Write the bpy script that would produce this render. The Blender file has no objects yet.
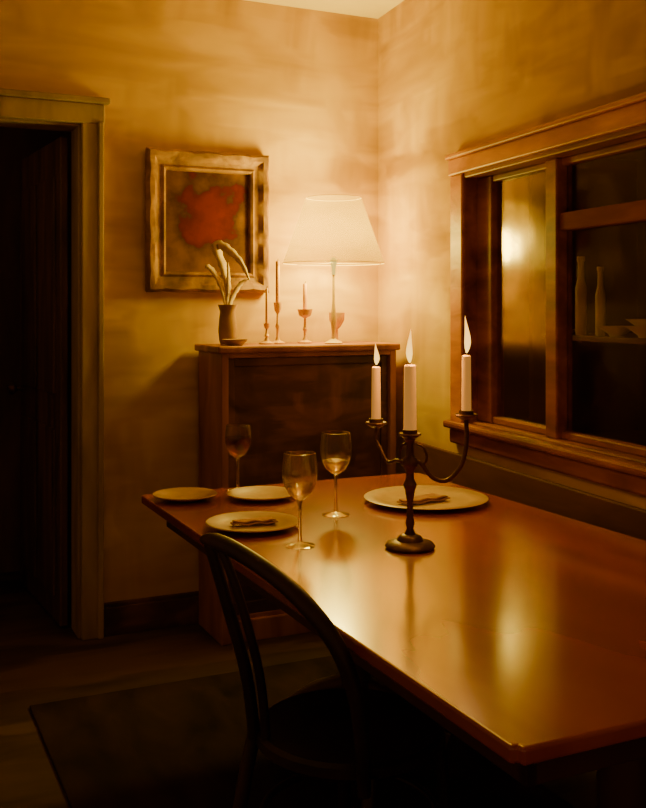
import bpy, bmesh, math, random
from mathutils import Vector, Matrix
random.seed(4)
S = bpy.context.scene
COL = S.collection

# ---------------------------------------------------------------- frames
C = Vector((0.2615, 4.688, 0))
A_BACK = math.atan2(0.422, 0.9066)      # local x = along back wall, local y = into wall
A_RIGHT = math.atan2(-0.9415, 0.337)    # local x = along window wall towards viewer, local y = into wall
MB = Matrix.Translation(C) @ Matrix.Rotation(A_BACK, 4, 'Z')
MR = Matrix.Translation(C) @ Matrix.Rotation(A_RIGHT, 4, 'Z')
CEIL = 2.75
def RB(u, v, z=0):
    return MB @ Vector((u, -v, z))
def RR(w, n, z=0):
    return MR @ Vector((w, n, z))

# ---------------------------------------------------------------- materials
def _n(nt, t, **k):
    n = nt.nodes.new(t)
    for a, b in k.items():
        setattr(n, a, b)
    return n
def mat(name, cols, rough=0.6, scale=(4, 4, 4), metal=0.0, bump=0.15, spec=0.5, dab=0.0,
        dabscale=(4, 4, 8), coat=0.0, emit=None, estr=0.0, detail=4, dist=0.5, roughvar=0.0, rot=(0,0,0), strokes=None):
    m = bpy.data.materials.new(name); m.use_nodes = True
    nt = m.node_tree; b = nt.nodes['Principled BSDF']
    tc = _n(nt, 'ShaderNodeTexCoord')
    def noise(scl, rt=(0, 0, 0), det=detail, di=dist):
        mp = _n(nt, 'ShaderNodeMapping'); mp.inputs['Scale'].default_value = scl
        mp.inputs['Rotation'].default_value = rt
        nt.links.new(tc.outputs['Object'], mp.inputs['Vector'])
        no = _n(nt, 'ShaderNodeTexNoise')
        no.inputs['Scale'].default_value = 1.0; no.inputs['Detail'].default_value = det
        no.inputs['Distortion'].default_value = di
        nt.links.new(mp.outputs[0], no.inputs['Vector'])
        return no
    no = noise(scale, rot)
    fac = no.outputs['Fac']
    if strokes:      # patches of cross-hatched brush strokes: second direction + low-frequency mask
        n2 = noise(strokes[0]); n3 = noise(strokes[1], det=1, di=1.5)
        mr = _n(nt, 'ShaderNodeMapRange'); mr.inputs['From Min'].default_value = 0.44; mr.inputs['From Max'].default_value = 0.56
        nt.links.new(n3.outputs['Fac'], mr.inputs['Value'])
        mx = _n(nt, 'ShaderNodeMix'); mx.data_type = 'FLOAT'
        nt.links.new(mr.outputs[0], mx.inputs[0]); nt.links.new(fac, mx.inputs[2]); nt.links.new(n2.outputs['Fac'], mx.inputs[3])
        fac = mx.outputs[0]
    if dab > 0:
        mp2 = _n(nt, 'ShaderNodeMapping'); mp2.inputs['Scale'].default_value = dabscale
        nt.links.new(tc.outputs['Object'], mp2.inputs['Vector'])
        add = _n(nt, 'ShaderNodeVectorMath', operation='ADD')
        sc = _n(nt, 'ShaderNodeVectorMath', operation='SCALE'); sc.inputs['Scale'].default_value = 0.8
        nt.links.new(no.outputs['Color'], sc.inputs[0])
        nt.links.new(mp2.outputs[0], add.inputs[0]); nt.links.new(sc.outputs[0], add.inputs[1])
        vo = _n(nt, 'ShaderNodeTexVoronoi'); vo.distance = 'CHEBYCHEV'; vo.feature = 'SMOOTH_F1'
        vo.inputs['Scale'].default_value = 1.0
        vo.inputs['Smoothness'].default_value = 0.35
        nt.links.new(add.outputs[0], vo.inputs['Vector'])
        sp = _n(nt, 'ShaderNodeSeparateColor'); nt.links.new(vo.outputs['Color'], sp.inputs[0])
        mx = _n(nt, 'ShaderNodeMix'); mx.data_type = 'FLOAT'; mx.inputs[0].default_value = dab
        nt.links.new(fac, mx.inputs[2]); nt.links.new(sp.outputs[0], mx.inputs[3])
        fac = mx.outputs[0]
    cr = _n(nt, 'ShaderNodeValToRGB')
    el = cr.color_ramp.elements
    lo, hi = 0.28, 0.72
    for i, c in enumerate(cols):
        p = lo + (hi - lo) * i / max(1, len(cols) - 1)
        if i < 2:
            e = el[i]; e.position = p
        else:
            e = el.new(p)
        e.color = (*c, 1)
    if len(cols) == 1:
        el[1].color = (*cols[0], 1)
    nt.links.new(fac, cr.inputs[0])
    nt.links.new(cr.outputs[0], b.inputs['Base Color'])
    b.inputs['Roughness'].default_value = rough
    if roughvar:
        mr = _n(nt, 'ShaderNodeMapRange')
        mr.inputs['To Min'].default_value = rough - roughvar; mr.inputs['To Max'].default_value = rough + roughvar
        mr.inputs['From Min'].default_value = 0.3; mr.inputs['From Max'].default_value = 0.7
        nt.links.new(fac, mr.inputs['Value']); nt.links.new(mr.outputs[0], b.inputs['Roughness'])
    b.inputs['Metallic'].default_value = metal
    b.inputs['Specular IOR Level'].default_value = spec
    b.inputs['Coat Weight'].default_value = coat
    b.inputs['Coat Roughness'].default_value = 0.14
    if emit:
        b.inputs['Emission Color'].default_value = (*emit, 1); b.inputs['Emission Strength'].default_value = estr
    if bump:
        bp = _n(nt, 'ShaderNodeBump'); bp.inputs['Strength'].default_value = bump
        bp.inputs['Distance'].default_value = 0.02
        nt.links.new(fac, bp.inputs['Height']); nt.links.new(bp.outputs[0], b.inputs['Normal'])
    return m

M_WALL = mat('ochre_plaster', [(0.44, 0.250, 0.040), (0.60, 0.360, 0.062), (0.76, 0.49, 0.095)], 0.85,
             (1.3, 1.3, 8), bump=0.16, dab=0.20, dabscale=(3.2, 3.2, 7), spec=0.05, dist=0.6, detail=2.5,
             strokes=((5, 5, 1.4), (1.8, 1.8, 2.2)))
M_CEIL = mat('cream_ceiling', [(0.64, 0.48, 0.16), (0.76, 0.60, 0.22)], 0.8, (2, 2, 2), bump=0.1)
M_FLOOR = mat('dark_floorboards', [(0.045, 0.022, 0.010), (0.085, 0.042, 0.017), (0.13, 0.066, 0.026)], 0.7,
              (2, 9, 2), bump=0.15, dab=0.4, dabscale=(2, 7, 1), spec=0.2)
M_CASING = mat('grey_brown_paint', [(0.24, 0.165, 0.10), (0.38, 0.27, 0.17), (0.50, 0.37, 0.25)], 0.6, (9, 9, 2), bump=0.15, spec=0.3)
M_DOOR = mat('dark_stained_door', [(0.05, 0.025, 0.015), (0.14, 0.07, 0.035), (0.25, 0.12, 0.06)], 0.5, (14, 14, 1.5), bump=0.1)
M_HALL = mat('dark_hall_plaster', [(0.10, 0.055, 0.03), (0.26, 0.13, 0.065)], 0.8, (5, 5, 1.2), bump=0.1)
M_WOODR = mat('reddish_window_wood', [(0.11, 0.026, 0.007), (0.24, 0.062, 0.016), (0.38, 0.12, 0.030)], 0.5,
              (3, 12, 12), bump=0.15, spec=0.3)
M_WOODC = mat('lamplit_casing_wood', [(0.32, 0.085, 0.018), (0.50, 0.160, 0.032), (0.70, 0.29, 0.065)], 0.45,
              (3, 12, 12), bump=0.15)  # orange casing wood, coloured lighter to stand in for lamplight on it
M_RAIL = mat('dark_rail_wood', [(0.12, 0.028, 0.008), (0.22, 0.06, 0.016)], 0.85, (3, 12, 12), bump=0.1, spec=0.1)
M_DADO = mat('dark_red_dado', [(0.06, 0.017, 0.007), (0.12, 0.036, 0.012), (0.17, 0.054, 0.018)], 0.6, (2, 8, 9), bump=0.15, spec=0.3)
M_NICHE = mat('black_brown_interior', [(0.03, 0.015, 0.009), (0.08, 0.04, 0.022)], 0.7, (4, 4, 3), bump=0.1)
M_TABLE = mat('polished_mahogany', [(0.26, 0.038, 0.009), (0.46, 0.078, 0.017), (0.64, 0.14, 0.030)], 0.26,
              (4, 0.9, 5), bump=0.02, spec=1.0, coat=1.0, detail=2, dist=0.5, dab=0.2, dabscale=(5, 1.6, 3))
M_TLEG = mat('dark_mahogany', [(0.05, 0.016, 0.007), (0.11, 0.037, 0.014)], 0.5, (6, 6, 2))
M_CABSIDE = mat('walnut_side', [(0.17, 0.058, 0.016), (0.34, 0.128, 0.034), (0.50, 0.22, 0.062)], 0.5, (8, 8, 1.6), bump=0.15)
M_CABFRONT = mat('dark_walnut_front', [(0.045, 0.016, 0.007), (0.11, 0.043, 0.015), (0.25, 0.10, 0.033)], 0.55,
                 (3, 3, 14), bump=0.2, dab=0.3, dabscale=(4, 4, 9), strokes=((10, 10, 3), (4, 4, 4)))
M_CHAIR = mat('near_black_bentwood', [(0.016, 0.008, 0.005), (0.055, 0.022, 0.010)], 0.42, (8, 8, 8), bump=0.08, spec=0.5)
M_BRONZE = mat('dark_bronze', [(0.08, 0.035, 0.018), (0.20, 0.09, 0.045)], 0.4, (30, 30, 30), metal=0.5, bump=0.08)
M_BRASS = mat('old_brass', [(0.60, 0.34, 0.06), (0.78, 0.48, 0.10)], 0.45, (20, 20, 20), metal=0.4, bump=0.05)
M_LBASE = mat('gold_ceramic', [(0.68, 0.46, 0.10), (0.78, 0.56, 0.14)], 0.5, (10, 10, 10), bump=0.02)
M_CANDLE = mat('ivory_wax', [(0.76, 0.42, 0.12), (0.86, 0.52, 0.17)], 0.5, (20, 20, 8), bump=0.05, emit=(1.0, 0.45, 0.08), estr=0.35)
M_CANDLE2 = mat('orange_wax', [(0.66, 0.30, 0.06), (0.76, 0.40, 0.09)], 0.5, (20, 20, 8), bump=0.05)
M_WICK = mat('charred_wick', [(0.02, 0.015, 0.01), (0.04, 0.02, 0.01)], 0.9)
M_PLATE = mat('cream_porcelain', [(0.48, 0.28, 0.11), (0.68, 0.44, 0.19)], 0.4, (9, 9, 9), bump=0.05)
M_PLATE2 = mat('tan_porcelain', [(0.30, 0.15, 0.055), (0.48, 0.26, 0.11)], 0.4, (9, 9, 9), bump=0.05)
M_NAPKIN = mat('tan_linen', [(0.40, 0.17, 0.06), (0.58, 0.30, 0.11)], 0.8, (14, 5, 5), bump=0.3)
M_GILT = mat('tarnished_gilt', [(0.12, 0.055, 0.016), (0.30, 0.150, 0.042), (0.56, 0.32, 0.095)], 0.6, (9, 9, 9), metal=0.05, bump=0.5, spec=0.25)
M_RUG = mat('dark_wool_rug', [(0.018, 0.010, 0.006), (0.055, 0.025, 0.012)], 0.95, (7, 3, 3), bump=0.3, spec=0.1)
M_LEAF = mat('pale_dried_leaf', [(0.44, 0.30, 0.13), (0.74, 0.55, 0.29)], 0.6, (12, 12, 12), bump=0.1)
M_VASE = mat('tan_glaze', [(0.22, 0.11, 0.045), (0.44, 0.25, 0.10)], 0.4, (12, 12, 8), bump=0.05)
M_CHINA = mat('dim_china', [(0.60, 0.50, 0.36), (0.75, 0.64, 0.48)], 0.5, (10, 10, 10), bump=0.02)

def glass(name, col, rough=0.02, ior=1.45, mixt=0.35):
    m = bpy.data.materials.new(name); m.use_nodes = True
    nt = m.node_tree; b = nt.nodes['Principled BSDF']
    tc = _n(nt, 'ShaderNodeTexCoord'); no = _n(nt, 'ShaderNodeTexNoise'); no.inputs['Scale'].default_value = 6
    nt.links.new(tc.outputs['Object'], no.inputs['Vector'])
    cr = _n(nt, 'ShaderNodeValToRGB')
    cr.color_ramp.elements[0].color = (*[c * 0.85 for c in col], 1); cr.color_ramp.elements[1].color = (*col, 1)
    nt.links.new(no.outputs['Fac'], cr.inputs[0]); nt.links.new(cr.outputs[0], b.inputs['Base Color'])
    b.inputs['Transmission Weight'].default_value = 1; b.inputs['IOR'].default_value = ior
    b.inputs['Roughness'].default_value = rough
    tr = _n(nt, 'ShaderNodeBsdfTransparent'); tr.inputs[0].default_value = (*col, 1)
    mx = _n(nt, 'ShaderNodeMixShader'); mx.inputs[0].default_value = mixt
    out = nt.nodes['Material Output']
    nt.links.new(b.outputs[0], mx.inputs[1]); nt.links.new(tr.outputs[0], mx.inputs[2])
    nt.links.new(mx.outputs[0], out.inputs[0])
    return m
M_GLASS = glass('clear_crystal', (0.99, 0.97, 0.92), 0.06, 1.5, 0.2)
M_WINE = glass('dark_wine', (0.55, 0.22, 0.08), 0.05, 1.34, 0.35)
M_WINE2 = glass('pale_wine', (0.97, 0.84, 0.6), 0.05, 1.34, 0.4)

def panemat(name, rough, mixv):
    m = bpy.data.materials.new(name); m.use_nodes = True
    nt = m.node_tree; nt.nodes.remove(nt.nodes['Principled BSDF'])
    out = nt.nodes['Material Output']
    tc = _n(nt, 'ShaderNodeTexCoord'); mp = _n(nt, 'ShaderNodeMapping'); mp.inputs['Scale'].default_value = (6, 6, 5)
    no = _n(nt, 'ShaderNodeTexNoise'); no.inputs['Scale'].default_value = 1; no.inputs['Detail'].default_value = 1
    nt.links.new(tc.outputs['Object'], mp.inputs[0]); nt.links.new(mp.outputs[0], no.inputs['Vector'])
    bp = _n(nt, 'ShaderNodeBump'); bp.inputs['Strength'].default_value = 0.10; bp.inputs['Distance'].default_value = 0.02
    nt.links.new(no.outputs['Fac'], bp.inputs['Height'])
    gl = _n(nt, 'ShaderNodeBsdfGlossy'); gl.inputs['Roughness'].default_value = rough
    gl.inputs['Color'].default_value = (0.95, 0.85, 0.65, 1)
    nt.links.new(bp.outputs[0], gl.inputs['Normal'])
    tr = _n(nt, 'ShaderNodeBsdfTransparent'); tr.inputs[0].default_value = (0.9, 0.87, 0.8, 1)
    mx = _n(nt, 'ShaderNodeMixShader'); mx.inputs[0].default_value = mixv
    nt.links.new(tr.outputs[0], mx.inputs[1]); nt.links.new(gl.outputs[0], mx.inputs[2])
    nt.links.new(mx.outputs[0], out.inputs[0])
    return m
M_PANE = panemat('old_mirror_glass', 0.15, 0.17)
M_PANE2 = panemat('clear_cabinet_glass', 0.10, 0.06)

def emis(name, c1, c2, s):
    m = bpy.data.materials.new(name); m.use_nodes = True
    nt = m.node_tree; nt.nodes.remove(nt.nodes['Principled BSDF'])
    out = nt.nodes['Material Output']
    tc = _n(nt, 'ShaderNodeTexCoord'); sp = _n(nt, 'ShaderNodeSeparateXYZ')
    nt.links.new(tc.outputs['Generated'], sp.inputs[0])
    cr = _n(nt, 'ShaderNodeValToRGB'); cr.color_ramp.elements[0].color = (*c1, 1); cr.color_ramp.elements[1].color = (*c2, 1)
    nt.links.new(sp.outputs[2], cr.inputs[0])
    em = _n(nt, 'ShaderNodeEmission'); em.inputs[1].default_value = s
    nt.links.new(cr.outputs[0], em.inputs[0]); nt.links.new(em.outputs[0], out.inputs[0])
    return m
M_FLAME = emis('candle_flame', (1.0, 0.62, 0.12), (1.0, 0.42, 0.06), 3.0)

def shademat():
    # sheer fabric: part of the light passes straight through, part is diffused
    m = bpy.data.materials.new('lit_sheer_shade'); m.use_nodes = True
    nt = m.node_tree; nt.nodes.remove(nt.nodes['Principled BSDF'])
    out = nt.nodes['Material Output']
    tc = _n(nt, 'ShaderNodeTexCoord'); no = _n(nt, 'ShaderNodeTexNoise'); no.inputs['Scale'].default_value = 9
    nt.links.new(tc.outputs['Object'], no.inputs['Vector'])
    cr = _n(nt, 'ShaderNodeValToRGB'); cr.color_ramp.elements[0].color = (0.27, 0.185, 0.025, 1); cr.color_ramp.elements[1].color = (0.34, 0.24, 0.035, 1)
    nt.links.new(no.outputs['Fac'], cr.inputs[0])
    df = _n(nt, 'ShaderNodeBsdfDiffuse'); tl = _n(nt, 'ShaderNodeBsdfTranslucent')
    nt.links.new(cr.outputs[0], df.inputs[0]); nt.links.new(cr.outputs[0], tl.inputs[0])
    mx = _n(nt, 'ShaderNodeMixShader'); mx.inputs[0].default_value = 0.5
    nt.links.new(df.outputs[0], mx.inputs[1]); nt.links.new(tl.outputs[0], mx.inputs[2])
    tr = _n(nt, 'ShaderNodeBsdfTransparent'); tr.inputs[0].default_value = (1.0, 0.94, 0.7, 1)
    m2 = _n(nt, 'ShaderNodeMixShader'); m2.inputs[0].default_value = 0.58
    nt.links.new(mx.outputs[0], m2.inputs[1]); nt.links.new(tr.outputs[0], m2.inputs[2])
    nt.links.new(m2.outputs[0], out.inputs[0])
    return m
M_SHADE = shademat()

def artmat():
    m = bpy.data.materials.new('abstract_flower_canvas'); m.use_nodes = True
    nt = m.node_tree; b = nt.nodes['Principled BSDF']; b.inputs['Roughness'].default_value = 0.8
    b.inputs['Specular IOR Level'].default_value = 0.15
    tc = _n(nt, 'ShaderNodeTexCoord')
    no = _n(nt, 'ShaderNodeTexNoise'); no.inputs['Scale'].default_value = 10; no.inputs['Detail'].default_value = 5
    nt.links.new(tc.outputs['Object'], no.inputs['Vector'])
    sc = _n(nt, 'ShaderNodeVectorMath', operation='MULTIPLY_ADD')
    sc.inputs[1].default_value = (0.45, 0, 0.36); sc.inputs[2].default_value = (-0.235, 0, -0.215)
    nt.links.new(no.outputs['Color'], sc.inputs[0])
    ad = _n(nt, 'ShaderNodeVectorMath', operation='ADD')
    nt.links.new(tc.outputs['Object'], ad.inputs[0]); nt.links.new(sc.outputs[0], ad.inputs[1])
    ln = _n(nt, 'ShaderNodeVectorMath', operation='LENGTH'); nt.links.new(ad.outputs[0], ln.inputs[0])
    cr = _n(nt, 'ShaderNodeValToRGB')
    e = cr.color_ramp.elements
    e[0].position = 0.05; e[0].color = (0.17, 0.018, 0.006, 1)
    e[1].position = 0.155; e[1].color = (0.08, 0.030, 0.009, 1)
    x = e.new(0.138); x.color = (0.10, 0.010, 0.004, 1)
    x = e.new(0.27); x.color = (0.20, 0.085, 0.022, 1)
    nt.links.new(ln.outputs['Value'], cr.inputs[0]); nt.links.new(cr.outputs[0], b.inputs['Base Color'])
    bp = _n(nt, 'ShaderNodeBump'); bp.inputs['Strength'].default_value = 0.3; bp.inputs['Distance'].default_value = 0.01
    nt.links.new(no.outputs['Fac'], bp.inputs['Height']); nt.links.new(bp.outputs[0], b.inputs['Normal'])
    return m
M_ART = artmat()

# ---------------------------------------------------------------- mesh helpers
def add_box(bm, x0, x1, y0, y1, z0, z1):
    r = bmesh.ops.create_cube(bm, size=1.0)
    for v in r['verts']:
        v.co = Vector(((x0 + x1) / 2 + v.co.x * (x1 - x0), (y0 + y1) / 2 + v.co.y * (y1 - y0), (z0 + z1) / 2 + v.co.z * (z1 - z0)))
    return r['verts']
def add_lathe(bm, prof, seg=40, cx=0, cy=0, sx=1, sy=1):
    rings = []
    for r, z in prof:
        if r < 1e-5:
            rings.append([bm.verts.new((cx, cy, z))])
        else:
            rings.append([bm.verts.new((cx + sx * r * math.cos(2 * math.pi * i / seg), cy + sy * r * math.sin(2 * math.pi * i / seg), z)) for i in range(seg)])
    for a, b in zip(rings, rings[1:]):
        if len(a) == 1 and len(b) == 1: continue
        for i in range(seg):
            j = (i + 1) % seg
            if len(a) == 1: bm.faces.new((a[0], b[i], b[j]))
            elif len(b) == 1: bm.faces.new((a[i], a[j], b[0]))
            else: bm.faces.new((a[i], a[j], b[j], b[i]))
def add_tube(bm, pts, rad, seg=12, closed=False, flat=1.0):
    pts = [Vector(p) for p in pts]; n = len(pts)
    if not hasattr(rad, '__len__'): rad = [rad] * n
    rings = []; up = None
    for i, p in enumerate(pts):
        if closed: t = pts[(i + 1) % n] - pts[i - 1]
        else: t = pts[min(i + 1, n - 1)] - pts[max(i - 1, 0)]
        t.normalize()
        if up is None:
            up = t.orthogonal().normalized()
        up = (up - t * up.dot(t)).normalized()
        s = t.cross(up)
        rings.append([bm.verts.new(p + rad[i] * (math.cos(2 * math.pi * k / seg) * up + flat * math.sin(2 * math.pi * k / seg) * s)) for k in range(seg)])
    m = n if closed else n - 1
    for i in range(m):
        a, b = rings[i], rings[(i + 1) % n]
        for k in range(seg):
            l = (k + 1) % seg
            bm.faces.new((a[k], a[l], b[l], b[k]))
    if not closed:
        bm.faces.new(rings[0][::-1]); bm.faces.new(rings[-1])
def smooth_path(ctrl, n=10):
    P = [Vector(p) for p in ctrl]; out = []
    for i in range(len(P) - 1):
        p0 = P[max(i - 1, 0)]; p1 = P[i]; p2 = P[i + 1]; p3 = P[min(i + 2, len(P) - 1)]
        for k in range(n):
            t = k / n
            out.append(0.5 * ((2 * p1) + (-p0 + p2) * t + (2 * p0 - 5 * p1 + 4 * p2 - p3) * t * t + (-p0 + 3 * p1 - 3 * p2 + p3) * t ** 3))
    out.append(P[-1]); return out
def finish(name, bm, material, M=None, parent=None, smooth=False, bevel=0.0, label=None, cat=None, kind=None, group=None, seg=2):
    bmesh.ops.recalc_face_normals(bm, faces=bm.faces)
    me = bpy.data.meshes.new(name); bm.to_mesh(me); bm.free()
    o = bpy.data.objects.new(name, me); COL.objects.link(o)
    me.materials.append(material)
    if smooth:
        for p in me.polygons: p.use_smooth = True
        try: me.set_sharp_from_angle(angle=math.radians(42))
        except Exception: pass
    if bevel:
        b = o.modifiers.new('bevel', 'BEVEL'); b.width = bevel; b.segments = seg; b.limit_method = 'ANGLE'
    if parent is not None: o.parent = parent
    if M is not None: o.matrix_world = M if parent is None else o.matrix_world
    if label: o['label'] = label
    if cat: o['category'] = cat
    if kind: o['kind'] = kind
    if group: o['group'] = group
    return o
def empty(name, M, label=None, cat=None, kind=None, group=None):
    o = bpy.data.objects.new(name, None); o.empty_display_size = 0.1; COL.objects.link(o)
    o.matrix_world = M
    if label: o['label'] = label
    if cat: o['category'] = cat
    if kind: o['kind'] = kind
    if group: o['group'] = group
    return o
def TR(p, ang=0.0):
    return Matrix.Translation(Vector(p)) @ Matrix.Rotation(ang, 4, 'Z')

# ---------------------------------------------------------------- room shell
DU0, DU1, DZ = -2.25, -1.39, 2.15
bm = bmesh.new()
add_box(bm, DU1, 0.15, 0, 0.15, 0, CEIL)
add_box(bm, -4.2, DU0, 0, 0.15, 0, CEIL)
add_box(bm, DU0, DU1, 0, 0.15, DZ, CEIL)
finish('wall_back', bm, M_WALL, MB, kind='structure')

W0, W1, Z0, Z1 = 0.90, 2.75, 0.925, 1.90
bm = bmesh.new()
add_box(bm, 0, W0, 0, 0.15, 0, CEIL)
add_box(bm, W1, 5.0, 0, 0.15, 0, CEIL)
add_box(bm, W0, W1, 0, 0.15, 0, Z0)
add_box(bm, W0, W1, 0, 0.15, Z1, CEIL)
finish('wall_right', bm, M_WALL, MR, kind='structure')

bm = bmesh.new(); add_box(bm, -4.2, 1.9, -5.2, 1.6, -0.1, 0)
finish('floor', bm, M_FLOOR, MB, kind='structure')
bm = bmesh.new(); add_box(bm, -4.2, 1.9, -5.2, 1.6, CEIL, CEIL + 0.1)
finish('ceiling', bm, M_CEIL, MB, kind='structure')
# dark hall beyond the doorway
bm = bmesh.new()
add_box(bm, -3.4, -0.55, 1.2, 1.3, 0, CEIL); add_box(bm, -0.65, -0.55, 0.15, 1.2, 0, CEIL); add_box(bm, -3.4, -3.3, 0.15, 1.2, 0, CEIL)
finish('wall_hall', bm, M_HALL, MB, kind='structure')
# door casing
bm = bmesh.new()
add_box(bm, DU1 - 0.01, DU1 + 0.075, -0.028, 0.0, 0, DZ + 0.0)
add_box(bm, DU0 - 0.075, DU0 + 0.01, -0.028, 0.0, 0, DZ + 0.0)
add_box(bm, DU0 - 0.09, DU1 + 0.085, -0.032, 0.0, DZ - 0.01, DZ + 0.075)
add_box(bm, DU0 - 0.11, DU1 + 0.105, -0.05, 0.0, DZ + 0.075, DZ + 0.10)
add_box(bm, DU1 + 0.055, DU1 + 0.08, -0.04, 0.0, 0, DZ)
add_box(bm, DU1 - 0.02, DU1, 0.0, 0.15, 0, DZ)
add_box(bm, DU0, DU0 + 0.02, 0.0, 0.15, 0, DZ)
add_box(bm, DU0, DU1, 0.0, 0.15, DZ - 0.02, DZ)
finish('trim_1', bm, M_CASING, MB, kind='structure', bevel=0.006)
# door leaf, opened into the hall
door = empty('door_1', MB @ TR((DU1 - 0.03, 0.16, 0), math.radians(94)), kind='structure')
bm = bmesh.new(); add_box(bm, 0, 0.80, 0, 0.035, 0.01, DZ - 0.04)
for (a, b) in ((0.12, 0.85), (1.0, 1.95)):
    for s in (0.08, 0.44):
        add_box(bm, s, s + 0.28, 0.03, 0.045, a, b)
finish('door_leaf', bm, M_DOOR, parent=door, bevel=0.006)
bm = bmesh.new(); add_lathe(bm, [(0, 0), (0.012, 0), (0.012, 0.03), (0.028, 0.04), (0.03, 0.055), (0.02, 0.07), (0, 0.073)], 20)
for v in bm.verts: v.co = Vector((0.74 + v.co.x, 0.035 + v.co.z, 0.98 + v.co.y))
finish('door_knob', bm, M_BRONZE, parent=door, smooth=True)
# baseboard
bm = bmesh.new(); add_box(bm, DU1 + 0.08, 0.0, -0.018, 0, 0, 0.12); add_box(bm, DU1 + 0.08, 0.0, -0.012, 0, 0.12, 0.14)
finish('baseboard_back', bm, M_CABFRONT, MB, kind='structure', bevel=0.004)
# dado on window wall
bm = bmesh.new(); add_box(bm, 0.36, 5.0, -0.018, 0, 0, 0.80)
finish('trim_2', bm, M_DADO, MR, kind='structure', bevel=0.006)

# window with reveal
win = empty('window_1', MR @ TR((1.8, 0, Z0)), kind='structure')
def wbox(name, boxes, m, bevel=0.006):
    bm = bmesh.new()
    for b in boxes: add_box(bm, b[0] - 1.8, b[1] - 1.8, b[2], b[3], b[4] - Z0, b[5] - Z0)
    return finish(name, bm, m, parent=win, bevel=bevel)
wbox('casing', [(0.80, 0.90, -0.028, 0.0, Z0, Z1), (0.79, 2.88, -0.032, 0.0, Z1, 1.965), (0.785, 2.9, -0.045, 0.0, 1.965, 1.985),
                (W1, W1 + 0.11, -0.028, 0, Z0, Z1)], M_WOODC)
wbox('reveal', [(0.885, 0.905, -0.02, 0.16, Z0, Z1), (0.9, W1, -0.02, 0.16, Z1 - 0.02, Z1 + 0.005), (0.9, W1, 0.0, 0.16, Z0 - 0.005, Z0 + 0.012),
                (W1 - 0.02, W1 + 0.005, -0.02, 0.16, Z0, Z1)], M_WOODR)
wbox('window_sill', [(0.775, 2.95, -0.05, 0.0, Z0 - 0.025, Z0 + 0.005), (0.79, 2.92, -0.028, 0.0, Z0 - 0.085, Z0 - 0.025)], M_WOODR, 0.01)
FY0, FY1 = 0.035, 0.08
wbox('sash_frame', [(0.905, 1.02, FY0, FY1, Z0 + 0.012, Z1 - 0.02), (1.02, W1 - .02, FY0 + .005, FY1, Z0 + 0.012, Z0 + 0.04),
                    (1.02, W1 - .02, FY0 + .005, FY1, Z1 - 0.045, Z1 - 0.02)], M_WOODR)
wbox('mullion', [(1.415, 1.485, 0.020, FY1 + .005, Z0 + 0.012, Z1 - 0.02)], M_WOODR)
wbox('mullion', [(2.20, 2.27, 0.020, FY1 + .005, Z0 + 0.012, Z1 - 0.02)], M_WOODR)
wbox('transom', [(1.485, 2.20, 0.03, FY1, 1.635, 1.695)], M_RAIL)
for i, (a, b, c, d) in enumerate(((1.02, 1.415, Z0 + 0.04, Z1 - 0.045), (1.485, 2.20, Z0 + 0.04, 1.635), (1.485, 2.20, 1.695, Z1 - 0.045), (2.27, W1 - .02, Z0 + .04, Z1 - .045))):
    wbox('glass_pane', [(a, b, 0.060, 0.065, c, d)], M_PANE if i == 0 else M_PANE2, 0)
# dark alcove behind the glass
bm = bmesh.new()
add_box(bm, 0.5, 3.2, 0.62, 0.68, 0.8, 2.05); add_box(bm, 0.5, 3.2, 0.15, 0.62, 0.80, 0.90); add_box(bm, 0.5, 3.2, 0.15, 0.62, 1.95, 2.05)
add_box(bm, 0.5, 0.56, 0.15, 0.62, 0.9, 1.95); add_box(bm, 3.14, 3.2, 0.15, 0.62, 0.9, 1.95); add_box(bm, 1.10, 1.125, 0.15, 0.62, 0.9, 1.95)
finish('wall_niche', bm, M_NICHE, MR, kind='structure')
bm = bmesh.new(); add_box(bm, -0.9, 1.1, -0.17, 0.26, -0.02, 0)
finish('alcove_shelf', bm, M_DADO, MR @ TR((2.03, 0.36, 1.28)), label='dark wooden shelf behind the window glass holding bottles and bowls', cat='shelf', bevel=0.004)
bottle = [(0, 0), (0.018, 0), (0.020, 0.01), (0.020, 0.17), (0.012, 0.20), (0.011, 0.26), (0.014, 0.265), (0.014, 0.28), (0, 0.28)]
bowl = [(0, 0), (0.03, 0), (0.035, 0.01), (0.07, 0.035), (0.085, 0.045), (0.08, 0.045), (0.062, 0.036), (0.02, 0.015), (0, 0.013)]
for i, (w, n, s) in enumerate(((1.325, 0.225, 1.0), (1.405, 0.25, 0.86))):
    bm = bmesh.new(); add_lathe(bm, [(r * s, z * s) for r, z in bottle], 24)
    finish('bottle', bm, M_CHINA, MR @ TR((w, n, 1.28)), smooth=True, label=('tall' if i == 0 else 'shorter') + ' slender pale bottle on the alcove shelf', cat='bottle', group='bottles on the alcove shelf')
for i, (w, n, s, z) in enumerate(((1.255, 0.22, 0.42, 0), (1.52, 0.235, 0.8, 0), (1.67, 0.24, 0.85, 0), (1.67, 0.24, 0.80, 0.0245))):
    bm = bmesh.new(); add_lathe(bm, [(r * s, q * s) for r, q in bowl], 28)
    finish('bowl', bm, M_CHINA, MR @ TR((w, n, 1.28 + z)), smooth=True, label=('small pale china bowl', 'wide pale china bowl', 'lower pale china bowl of a stack', 'upper pale china bowl of a stack')[i] + ' on the alcove shelf', cat='bowl', group='bowls on the alcove shelf')

# ---------------------------------------------------------------- rug
bm = bmesh.new(); add_box(bm, 0, 1.25, -2.3, 0, 0, 0.010)
finish('rug', bm, M_RUG, TR(RB(-1.70, 0.64, 0.001), A_BACK), bevel=0.004, label='dark brown wool rug on the wooden floor', cat='rug')

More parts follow.
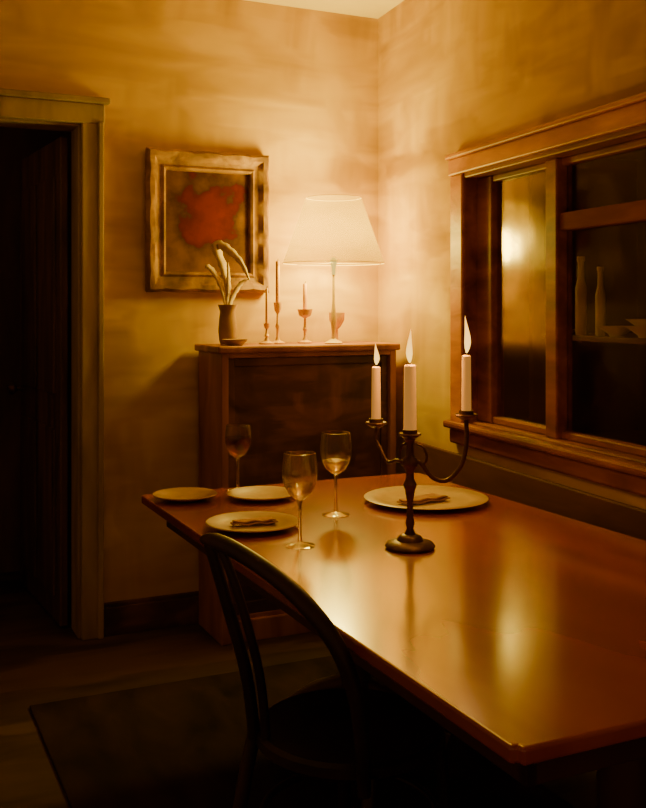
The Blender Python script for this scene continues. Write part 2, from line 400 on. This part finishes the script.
# ---------------------------------------------------------------- sideboard
CU0, CU1, CD, CH = -0.896, -0.085, 0.33, 1.22
cab = empty('sideboard', TR(RB(CU0, 0.02, 0), A_BACK), label='tall dark walnut sideboard with a recessed dark front', cat='sideboard')
W = CU1 - CU0; D = CD - 0.02
bm = bmesh.new()
add_box(bm, 0, 0.03, -D, 0, 0, CH - 0.03); add_box(bm, W - 0.03, W, -D, 0, 0, CH - 0.03)
add_box(bm, 0.03, W - 0.03, -0.015, 0, 0.08, CH - 0.03); add_box(bm, 0.03, W - 0.03, -D + 0.02, -0.015, 0.08, 0.11)
add_box(bm, 0.03, W - 0.03, -D + 0.005, -D + 0.03, 0, 0.09)
add_box(bm, 0.03, W - 0.03, -D, -D + 0.03, CH - 0.05, CH - 0.03)
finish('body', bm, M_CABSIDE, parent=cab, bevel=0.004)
bm = bmesh.new(); add_box(bm, -0.02, W + 0.012, -D - 0.02, 0.0, CH - 0.03, CH)
finish('cabinet_top', bm, M_CABSIDE, parent=cab, bevel=0.008)
x0, x1 = 0.033, W - 0.033
bm = bmesh.new()
add_box(bm, x0, x0 + 0.03, -D + 0.022, -D + 0.042, 0.1, CH - 0.052); add_box(bm, x1 - 0.03, x1, -D + 0.022, -D + 0.042, 0.1, CH - 0.052)
add_box(bm, x0 + 0.03, x1 - 0.03, -D + 0.022, -D + 0.042, 0.1, 0.16); add_box(bm, x0 + 0.03, x1 - 0.03, -D + 0.022, -D + 0.042, CH - 0.085, CH - 0.052)
add_box(bm, x0 + 0.03, x1 - 0.03, -D + 0.032, -D + 0.04, 0.16, CH - 0.085)
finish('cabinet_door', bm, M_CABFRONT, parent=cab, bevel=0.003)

# ---------------------------------------------------------------- table lamp
LP = RB(-0.361, 0.265, CH)
lamp = empty('table_lamp', TR(LP), label='table lamp with a glowing golden shade on the sideboard', cat='lamp')
bm = bmesh.new(); add_lathe(bm, [(0, 0), (0.038, 0), (0.040, 0.005), (0.026, 0.012), (0.010, 0.022), (0.008, 0.05), (0.012, 0.08), (0.013, 0.11), (0.009, 0.15), (0.006, 0.18), (0.005, 0.30), (0, 0.30)], 32)
finish('lamp_base', bm, M_LBASE, parent=lamp, smooth=True)
sb, st = 0.350, 0.635
bm = bmesh.new(); add_lathe(bm, [(0.222, sb), (0.171, (sb + st) / 2), (0.120, st)], 64)
finish('lamp_shade', bm, M_SHADE, parent=lamp, smooth=True)
bm = bmesh.new()
add_tube(bm, [(0.222 * math.cos(a), 0.222 * math.sin(a), sb) for a in [2 * math.pi * i / 48 for i in range(48)]], 0.0014, 6, closed=True)
for q in range(3):
    a = q * 2.094 + 0.3
    add_tube(bm, [(0, 0, sb), (0.222 * math.cos(a), 0.222 * math.sin(a), sb)], 0.001, 6)
finish('shade_ring', bm, M_LBASE, parent=lamp, smooth=True)
bm = bmesh.new()
add_tube(bm, [(0.120 * math.cos(a), 0.120 * math.sin(a), st) for a in [2 * math.pi * i / 48 for i in range(48)]], 0.0012, 6, closed=True)
finish('shade_ring', bm, M_LBASE, parent=lamp, smooth=True)
bm = bmesh.new(); add_lathe(bm, [(0, 0.30), (0.008, 0.30), (0.009, 0.33), (0.014, 0.35), (0.015, 0.36), (0.011, 0.373), (0, 0.378)], 20)
M_BULB = emis('bulb', (1, 0.66, 0.1), (1, 0.66, 0.1), 1.5)
finish('light_bulb', bm, M_BULB, parent=lamp, smooth=True)
def plight(name, loc, e, col, r):
    l = bpy.data.lights.new(name, 'POINT'); l.energy = e; l.color = col; l.shadow_soft_size = r
    o = bpy.data.objects.new(name, l); COL.objects.link(o); o.location = loc; return o
plight('lamp_light', LP + Vector((0, -0.0, 0.45)), 42.0, (1.0, 0.80, 0.13), 0.08)
l = bpy.data.lights.new('added_uplight', 'SPOT'); l.energy = 44.0; l.color = (1.0, 0.80, 0.13); l.shadow_soft_size = 0.08
l.spot_size = math.radians(165); l.spot_blend = 1.0  # added spot, not a second bulb: brightens upper walls and ceiling
o = bpy.data.objects.new('added_uplight', l); COL.objects.link(o)
o.location = LP + Vector((0, 0, st - 0.03))
o.rotation_euler = Vector((-0.20, -0.28, 1.0)).to_track_quat('-Z', 'Y').to_euler()
plight('added_hall_fill', RB(-2.75, -0.65, 2.1), 1.2, (1.0, 0.55, 0.25), 0.1)  # added unseen point light without a fixture, lifts the dark doorway

# ---------------------------------------------------------------- things on the sideboard
def candle(name, M, h, r, m, lit, label, group, fl=0.085, lean=0.004, fw=0.0075):
    root = empty(name, M, label=label, cat='candle', group=group)
    bm = bmesh.new(); add_lathe(bm, [(0, 0), (r * 1.05, 0), (r, h * 0.5), (r * 0.94, h - 0.003), (r * 0.7, h), (r * 0.3, h - 0.003), (0, h - 0.003)], 20)
    finish('wax', bm, m, parent=root, smooth=True)
    bm = bmesh.new(); add_tube(bm, [(0, 0, h - 0.004), (0.0005, 0, h + 0.004), (0.002, 0, h + 0.010)], 0.0012, 6)
    finish('wick', bm, M_WICK, parent=root, smooth=True)
    if lit:
        bm = bmesh.new()
        pr = [(0, 0), (0.3, .03), (0.75, .14), (1, .28), (0.92, .42), (0.62, .62), (0.32, .8), (0.12, .93), (0, 1)]
        add_lathe(bm, [(fw * a, h + 0.004 + fl * b) for a, b in pr], 18)
        for v in bm.verts:
            t = (v.co.z - h) / fl
            v.co.x += lean * math.sin(t * 4.2)
        finish('flame', bm, M_FLAME, parent=root, smooth=True)
        plight('candle_light', M @ Vector((0, 0, h + 0.045)), 2.4, (1.0, 0.52, 0.12), 0.015)
    return root
def stick(u, v, h, ch, label, cupr=0.018, mm=M_BRASS, cr=0.009):
    root = empty('candlestick', TR(RB(u, v, CH)), label=label, cat='candlestick', group='candlesticks on the sideboard')
    bm = bmesh.new(); add_lathe(bm, [(0, 0), (0.032, 0), (0.033, 0.006), (0.015, 0.014), (0, 0.016)], 28)
    finish('base', bm, mm, parent=root, smooth=True)
    bm = bmesh.new(); add_lathe(bm, [(0.0, 0.012), (0.012, 0.014), (0.006, 0.03), (0.006, h * 0.35), (0.011, h * 0.42), (0.006, h * 0.5), (0.005, h * 0.75), (0, h * 0.75)], 24)
    finish('stem', bm, mm, parent=root, smooth=True)
    bm = bmesh.new(); add_lathe(bm, [(0, h * 0.73), (0.007, h * 0.74), (cupr * 0.8, h * 0.82), (cupr, h), (cupr * 0.85, h), (cupr * 0.6, h * 0.9), (0, h * 0.88)], 24)
    finish('cup', bm, mm, parent=root, smooth=True)
    candle('candle', TR(RB(u, v, CH + h * 0.885)), ch, cr, M_CANDLE2, False, 'unlit orange taper candle in a small brass candlestick', 'unlit candles on the sideboard')
stick(-0.648, 0.20, 0.09, 0.16, 'low brass candlestick with thin taper', 0.014, cr=0.006)
stick(-0.585, 0.17, 0.18, 0.20, 'tall slender brass candlestick with orange taper')
stick(-0.455, 0.17, 0.15, 0.13, 'brass candlestick with a wide goblet cup', 0.034)
bm = bmesh.new(); add_lathe(bm, [(0, 0), (0.026, 0), (0.027, 0.004), (0.007, 0.012), (0.006, 0.06), (0.02, 0.075), (0.034, 0.10), (0.036, 0.135), (0.033, 0.135), (0.03, 0.10), (0.015, 0.08), (0, 0.078)], 28)
finish('goblet', bm, M_BRASS, TR(RB(-0.285, 0.14, CH)), smooth=True, label='small brass goblet on the sideboard by the lamp', cat='cup')
# vase with pale curved leaves
vs = empty('leaf_vase', TR(RB(-0.815, 0.17, CH), A_BACK), label='small tan vase holding pale curved dried leaves', cat='vase')
bm = bmesh.new(); add_lathe(bm, [(0, 0), (0.03, 0), (0.036, 0.02), (0.040, 0.06), (0.036, 0.11), (0.032, 0.14), (0.042, 0.17), (0.038, 0.17), (0.028, 0.14), (0.02, 0.1), (0, 0.03)], 28)
finish('vase_body', bm, M_VASE, parent=vs, smooth=True)
def leaf(ctrl, wmax):
    P = smooth_path(ctrl, 6); n = len(P); bm = bmesh.new(); L = []; R = []; Mid = []
    for i, p in enumerate(P):
        t = i / (n - 1); w = wmax * math.sin(math.pi * min(1, 0.08 + t * 0.92)) ** 0.8 * (1 + 0.18 * math.sin(i * 2.2)) + 0.001
        d = (P[min(i + 1, n - 1)] - P[max(i - 1, 0)]).normalized()
        s = Vector((d.z, 0.25, -d.x)).normalized()
        L.append(bm.verts.new(p + s * w)); R.append(bm.verts.new(p - s * w * 0.8)); Mid.append(bm.verts.new(p + Vector((0, -0.2 * w, 0))))
    for i in range(n - 1):
        bm.faces.new((L[i], L[i + 1], Mid[i + 1], Mid[i])); bm.faces.new((Mid[i], Mid[i + 1], R[i + 1], R[i]))
    o = finish('leaf', bm, M_LEAF, parent=vs, smooth=True)
    sd = o.modifiers.new('s', 'SOLIDIFY'); sd.thickness = 0.001
leaf([(0, 0, 0.13), (0.0, 0, 0.24), (-0.025, 0, 0.34), (-0.055, -0.005, 0.42), (-0.01, -0.02, 0.41), (0.05, -0.03, 0.35), (0.09, -0.03, 0.27)], 0.022)
leaf([(0, 0, 0.13), (0.02, 0, 0.20), (0.055, -0.01, 0.26), (0.09, -0.02, 0.28)], 0.012)
leaf([(0, 0, 0.13), (-0.02, 0, 0.22), (-0.05, 0, 0.29), (-0.09, -0.01, 0.33), (-0.10, -0.01, 0.32)], 0.014)
leaf([(0, 0, 0.13), (0.005, 0, 0.20), (0.00, -0.01, 0.28), (-0.005, -0.02, 0.35)], 0.012)
bm = bmesh.new(); add_lathe(bm, [(0, 0), (0.03, 0), (0.05, 0.018), (0.053, 0.026), (0.048, 0.024), (0.03, 0.008), (0, 0.006)], 28)
finish('small_dish', bm, M_VASE, TR(RB(-0.82, 0.275, CH)), smooth=True, label='shallow brown dish on the sideboard edge', cat='dish')

# ---------------------------------------------------------------- framed picture
FW, FH, FM = 0.55, 0.605, 0.085
pic = empty('framed_picture', TR(RB(-0.852, 0.004, 1.75), A_BACK), label='painting of red blooms in an ornate gilt frame on the wall', cat='picture')
bm = bmesh.new()
prof = [(0.0, -0.0), (0.0, -0.035), (0.012, -0.052), (0.028, -0.05), (0.045, -0.03), (0.062, -0.028), (0.072, -0.036), (0.082, -0.03), (FM, -0.012), (FM, 0.0)]
def side_pts(c0, c1, N):
    return [((c0[0] + (c1[0] - c0[0]) * k / N), (c0[1] + (c1[1] - c0[1]) * k / N)) for k in range(N)]
cs = [(-1, -1), (1, -1), (1, 1), (-1, 1)]
rings = []; N = 24
for ci in range(4):
    for k, (px, pz) in enumerate(side_pts(cs[ci], cs[(ci + 1) % 4], N)):
        wv = 0.005 * math.cos(2 * math.pi * k / 12) if k else 0.005
        ring = []
        for j, (a, b) in enumerate(prof):
            out = wv if j in (1, 2) else 0
            dep = -0.002 * math.cos(2 * math.pi * k / 6) if j in (2, 3) else 0
            hx_, hz_ = FW / 2 - a, FH / 2 - a
            ex = math.copysign(out, px) if abs(px) > 0.999 else 0
            ez = math.copysign(out, pz) if abs(pz) > 0.999 else 0
            ring.append(bm.verts.new((px * hx_ + ex, b + dep, pz * hz_ + ez)))
        rings.append(ring)
for i in range(len(rings)):
    a, b = rings[i], rings[(i + 1) % len(rings)]
    for k in range(len(prof)):
        l = (k + 1) % len(prof)
        bm.faces.new((a[k], b[k], b[l], a[l]))
finish('frame', bm, M_GILT, parent=pic, smooth=True)
bm = bmesh.new(); add_box(bm, -FW / 2 + FM - 0.004, FW / 2 - FM + 0.004, -0.012, -0.004, -FH / 2 + FM - 0.004, FH / 2 - FM + 0.004)
finish('canvas', bm, M_ART, parent=pic)

# ---------------------------------------------------------------- dining table
TU0, TU1, TV0, TV1, TH = -1.375, -0.30, 0.88, 2.985, 0.75
tab = empty('dining_table', TR(RB((TU0 + TU1) / 2, (TV0 + TV1) / 2, 0), A_BACK), label='long polished mahogany dining table beside the window wall', cat='table')
hx, hy = (TU1 - TU0) / 2, (TV1 - TV0) / 2
bm = bmesh.new(); add_box(bm, -hx, hx, -hy, hy, TH - 0.028, TH)
vv = [e for e in bm.edges if abs((e.verts[0].co - e.verts[1].co).z) > 0.01]
bmesh.ops.bevel(bm, geom=vv, offset=0.012, segments=4, affect='EDGES')
finish('tabletop', bm, M_TABLE, parent=tab, bevel=0.007, seg=3)
bm = bmesh.new(); i = 0.07
add_box(bm, -hx + i, hx - i, -hy + i, -hy + i + 0.022, TH - 0.10, TH - 0.028); add_box(bm, -hx + i, hx - i, hy - i - 0.022, hy - i, TH - 0.10, TH - 0.028)
add_box(bm, -hx + i, -hx + i + 0.022, -hy + i, hy - i, TH - 0.10, TH - 0.028); add_box(bm, hx - i - 0.022, hx - i, -hy + i, hy - i, TH - 0.10, TH - 0.028)
finish('apron', bm, M_TLEG, parent=tab, bevel=0.003)
for sy in (-1, 1):
    cy = sy * 0.62; cx = 0.06
    bm = bmesh.new()
    add_lathe(bm, [(0, 0.09), (0.06, 0.09), (0.065, 0.14), (0.045, 0.2), (0.06, 0.3), (0.065, 0.4), (0.045, 0.5), (0.05, 0.6), (0.12, 0.70), (0.12, TH - 0.028), (0, TH - 0.028)], 32, cx, cy)
    for q in range(4):
        a = math.pi / 4 + q * math.pi / 2
        dx, dy = math.cos(a), math.sin(a)
        add_tube(bm, smooth_path([(cx + 0.03 * dx, cy + 0.03 * dy, 0.17), (cx + 0.14 * dx, cy + 0.14 * dy, 0.13), (cx + 0.25 * dx, cy + 0.25 * dy, 0.05), (cx + 0.30 * dx, cy + 0.30 * dy, 0.032)], 5), [0.03] * 10 + [0.02] * 6, 12)
    finish('pedestal', bm, M_TLEG, parent=tab, smooth=True)

# ---------------------------------------------------------------- bentwood chair
ch = empty('dining_chair', TR((0.058, 2.150, 0.0115), math.radians(-45)), label='dark bentwood chair with a sweeping curved back by the table', cat='chair')
bm = bmesh.new()
add_lathe(bm, [(0, 0.452), (0.17, 0.455), (0.195, 0.462), (0.205, 0.455), (0.205, 0.435), (0.195, 0.425), (0, 0.425)], 48)
finish('seat', bm, M_CHAIR, parent=ch, smooth=True)
bm = bmesh.new()
P = smooth_path([(-0.205, -0.243, 0.868), (-0.165, -0.25, 0.874), (-0.09, -0.252, 0.868), (0.02, -0.25, 0.840), (0.11, -0.24, 0.795), (0.175, -0.22, 0.725), (0.200, -0.195, 0.63), (0.200, -0.175, 0.52), (0.195, -0.165, 0.43)], 10)
n = len(P)
add_tube(bm, P, [0.008 + 0.0095 * min(1, k / 12) - 0.004 * max(0, (k - 45) / (n - 45)) for k in range(n)], 16)
finish('backrest', bm, M_CHAIR, parent=ch, smooth=True)
bm = bmesh.new()
add_tube(bm, smooth_path([(-0.125, -0.165, 0.44), (-0.135, -0.18, 0.58), (-0.16, -0.215, 0.74), (-0.182, -0.243, 0.865)], 8), 0.0135, 12)
finish('back_post', bm, M_CHAIR, parent=ch, smooth=True)
bm = bmesh.new()
add_tube(bm, smooth_path([(-0.075, -0.175, 0.45), (-0.082, -0.19, 0.60), (-0.105, -0.225, 0.76), (-0.14, -0.247, 0.865)], 8), 0.010, 12)
finish('back_spindle', bm, M_CHAIR, parent=ch, smooth=True)
for sx in (-1, 1):
    bm = bmesh.new(); add_tube(bm, smooth_path([(sx * 0.17, -0.12, 0.44), (sx * 0.18, -0.14, 0.35), (sx * 0.19, -0.18, 0.15), (sx * 0.20, -0.22, 0.0055)], 6), 0.016, 14)
    finish('leg', bm, M_CHAIR, parent=ch, smooth=True)
    bm = bmesh.new(); add_tube(bm, smooth_path([(sx * 0.14, 0.13, 0.44), (sx * 0.155, 0.145, 0.25), (sx * 0.175, 0.17, 0.0035)], 6), 0.016, 14)
    finish('leg', bm, M_CHAIR, parent=ch, smooth=True)
bm = bmesh.new(); add_tube(bm, [(0.19 * math.cos(a), 0.19 * math.sin(a), 0.27) for a in [2 * math.pi * q / 48 for q in range(48)]], 0.008, 10, closed=True)
finish('leg_ring', bm, M_CHAIR, parent=ch, smooth=True)

# ---------------------------------------------------------------- plates
def plate(name, loc, r, m, label, sx=1, sy=1, ang=0, group='plates on the dining table'):
    bm = bmesh.new()
    add_lathe(bm, [(0, 0.0), (r * 0.5, 0.0), (r * 0.55, 0.003), (r * 0.72, 0.007), (r * 0.98, 0.016), (r, 0.018), (r * 0.98, 0.020), (r * 0.72, 0.0125), (r * 0.6, 0.007), (0, 0.006)], 56, sx=sx, sy=sy)
    return finish(name, bm, m, TR(loc, ang), smooth=True, label=label, cat='plate', group=group)
plate('plate', RB(-1.262, 1.02, TH + 0.0005), 0.106, M_PLATE2, 'small tan plate at the table corner')
plate('plate', RB(-1.028, 1.11, TH + 0.0005), 0.116, M_PLATE, 'cream plate beside a dark wine glass')
plate('plate', RB(-1.21, 1.505, TH + 0.0005), 0.135, M_PLATE2, 'tan plate near the chair with a folded napkin')
plate('platter', RB(-0.575, 1.40, TH + 0.0005), 0.2, M_PLATE, 'large cream platter beside the candelabrum', group='platter')
def napkin(loc, L, Wd, ang, label):
    bm = bmesh.new()
    N = 16
    for lay in range(2):
        z = lay * 0.006; g = []
        for a in range(N + 1):
            row = []
            for b in range(7):
                x = (a / N - 0.5) * L * (1 - 0.08 * lay); y = (b / 6 - 0.5) * Wd * (1 - 0.12 * lay) * (0.65 + 0.35 * a / N)
                row.append(bm.verts.new((x, y, z + 0.004 + 0.0025 * math.sin(a * 0.9 + lay) * math.cos(b * 0.8))))
            g.append(row)
        for a in range(N):
            for b in range(6):
                bm.faces.new((g[a][b], g[a + 1][b], g[a + 1][b + 1], g[a][b + 1]))
    o = finish('napkin', bm, M_NAPKIN, TR(loc, ang), smooth=True, label=label, cat='napkin', group='folded linen napkins')
    s = o.modifiers.new('s', 'SOLIDIFY'); s.thickness = 0.004; s.offset = 1
    return o
napkin(RB(-0.60, 1.42, TH + 0.0085), 0.17, 0.08, A_BACK + 0.2, 'folded tan linen napkin on the large platter')
napkin(RB(-1.205, 1.50, TH + 0.0085), 0.13, 0.05, A_BACK - 0.1, 'folded tan linen napkin on the tan plate')

# ---------------------------------------------------------------- wine glasses
def wineglass(loc, h, r, label, wine, wm):
    root = empty('wine_glass', TR(loc), label=label, cat='glass', group='wine glasses on the table')
    b0 = h * 0.50
    bm = bmesh.new()
    add_lathe(bm, [(0, 0), (r * 0.85, 0), (r * 0.86, 0.0015), (r * 0.5, 0.004), (r * 0.14, 0.010), (0.0046, 0.03), (0.0042, b0 * 0.6), (0.005, b0 - 0.012), (0.008, b0 - 0.003), (0, b0 - 0.001)], 40)
    finish('stem', bm, M_GLASS, parent=root, smooth=True)
    outer = [(0.0, 0.0), (0.3, 0.02), (0.62, 0.12), (0.88, 0.30), (0.99, 0.5), (1.0, 0.62), (0.95, 0.82), (0.9, 1.0)]
    H = h - b0
    bm = bmesh.new()
    po = [(r * a, b0 - 0.001 + H * b) for a, b in outer]
    pi = [(max(0, r * a - 0.0016), b0 + 0.0008 + H * b * (0.995)) for a, b in outer][::-1]
    add_lathe(bm, po + pi, 40)
    finish('bowl', bm, M_GLASS, parent=root, smooth=True)
    bm = bmesh.new(); lv = wine
    pw = [(max(0, r * a - 0.0024), b0 + 0.002 + H * b) for a, b in outer if b <= lv]
    pw.append((pw[-1][0], b0 + 0.002 + H * lv)); pw.append((0, b0 + 0.002 + H * lv))
    add_lathe(bm, pw, 36); finish('wine', bm, wm, parent=root, smooth=True)
    return root
wineglass(RB(-1.05, 0.945, TH + 0.0005), 0.225, 0.046, 'small wine glass of dark red wine behind the plates', 0.6, M_WINE)
wineglass((-0.061, 2.60, TH + 0.0005), 0.245, 0.047, 'tall clear wine glass with a little wine beside the tan plate', 0.3, M_WINE2)
wineglass((0.039, 2.986, TH + 0.0005), 0.25, 0.048, 'tall clear wine glass with pale wine near the platter', 0.3, M_WINE2)

# ---------------------------------------------------------------- candelabrum
CP = Vector((0.2275, 2.578, TH + 0.0005))
cd = empty('candelabrum', TR(CP), label='dark bronze three-branch candelabrum with lit candles on the table', cat='candelabrum')
bm = bmesh.new()
add_lathe(bm, [(0, 0), (0.062, 0), (0.066, 0.006), (0.06, 0.014), (0.035, 0.02), (0.03, 0.03), (0.018, 0.036), (0, 0.038)], 40)
finish('base', bm, M_BRONZE, parent=cd, smooth=True)
bm = bmesh.new()
add_lathe(bm, [(0, 0.03), (0.016, 0.034), (0.009, 0.05), (0.012, 0.065), (0.009, 0.08), (0.008, 0.12), (0.013, 0.15), (0.018, 0.165), (0.011, 0.18), (0.010, 0.20), (0.02, 0.215), (0.02, 0.23), (0.011, 0.24), (0.009, 0.27), (0.014, 0.285), (0, 0.287)], 32)
finish('stem', bm, M_BRONZE, parent=cd, smooth=True)
cup = [(0, 0), (0.012, 0.001), (0.026, 0.010), (0.030, 0.014), (0.028, 0.017), (0.019, 0.016), (0.019, 0.026), (0.0172, 0.026), (0.0170, 0.0172), (0, 0.017)]
def mkcup(p):
    bm = bmesh.new(); add_lathe(bm, cup, 28)
    for v in bm.verts: v.co += Vector(p)
    finish('candle_cup', bm, M_BRONZE, parent=cd, smooth=True)
Lc = (-0.083, 0.105, 0.300); Rc = (0.145, -0.015, 0.335)
mkcup((0, 0, 0.283)); mkcup(Lc); mkcup(Rc)
def arm(c, low, rr=0.006):
    x, y, z = c
    bm = bmesh.new()
    add_tube(bm, smooth_path([(0, 0, 0.225), (x * 0.18, y * 0.18, 0.222), (x * 0.40, y * 0.40, low + .007), (x * 0.66, y * 0.66, low), (x * 0.90, y * 0.90, low + .037), (x * 1.0, y * 1.0, 0.27), (x, y, z + 0.003)], 8), rr, 12)
    q = [(x * 0.12, y * 0.12, 0.27), (x * 0.24, y * 0.24, 0.262), (x * 0.30, y * 0.30, 0.235), (x * 0.22, y * 0.22, 0.215), (x * 0.14, y * 0.14, 0.225)]
    add_tube(bm, smooth_path(q, 6), 0.0035, 10)
    finish('branch_arm', bm, M_BRONZE, parent=cd, smooth=True)
arm(Lc, 0.215, 0.0045); arm(Rc, 0.178)
g = 'lit candles in the candelabrum'
candle('candle', TR(CP + Vector((0, 0, 0.3005))), 0.178, 0.0165, M_CANDLE, True, 'thick lit ivory candle in the centre cup of the candelabrum', g, 0.09, -0.002, 0.0085)
candle('candle', TR(CP + Vector(Lc) + Vector((0, 0, 0.0175))), 0.150, 0.0125, M_CANDLE, True, 'lit ivory candle on a shorter candelabrum branch', g, 0.06, 0.002)
candle('candle', TR(CP + Vector(Rc) + Vector((0, 0, 0.0175))), 0.152, 0.0125, M_CANDLE, True, 'lit ivory candle on the longer candelabrum branch', g, 0.10, 0.0035, 0.0085)

# ---------------------------------------------------------------- world + camera
w = bpy.data.worlds.new('World'); S.world = w; w.use_nodes = True
bg = w.node_tree.nodes['Background']; bg.inputs[0].default_value = (1.0, 0.45, 0.19, 1); bg.inputs[1].default_value = 0.17
cam = bpy.data.cameras.new('Camera'); cam.sensor_fit = 'HORIZONTAL'; cam.sensor_width = 36
cam.lens = 986 / 646 * 36; cam.shift_y = -97 / 646; cam.clip_start = 0.05
co = bpy.data.objects.new('Camera', cam); COL.objects.link(co)
co.location = (0, 0, 1.38); co.rotation_euler = (math.radians(90), 0, 0)
S.camera = co
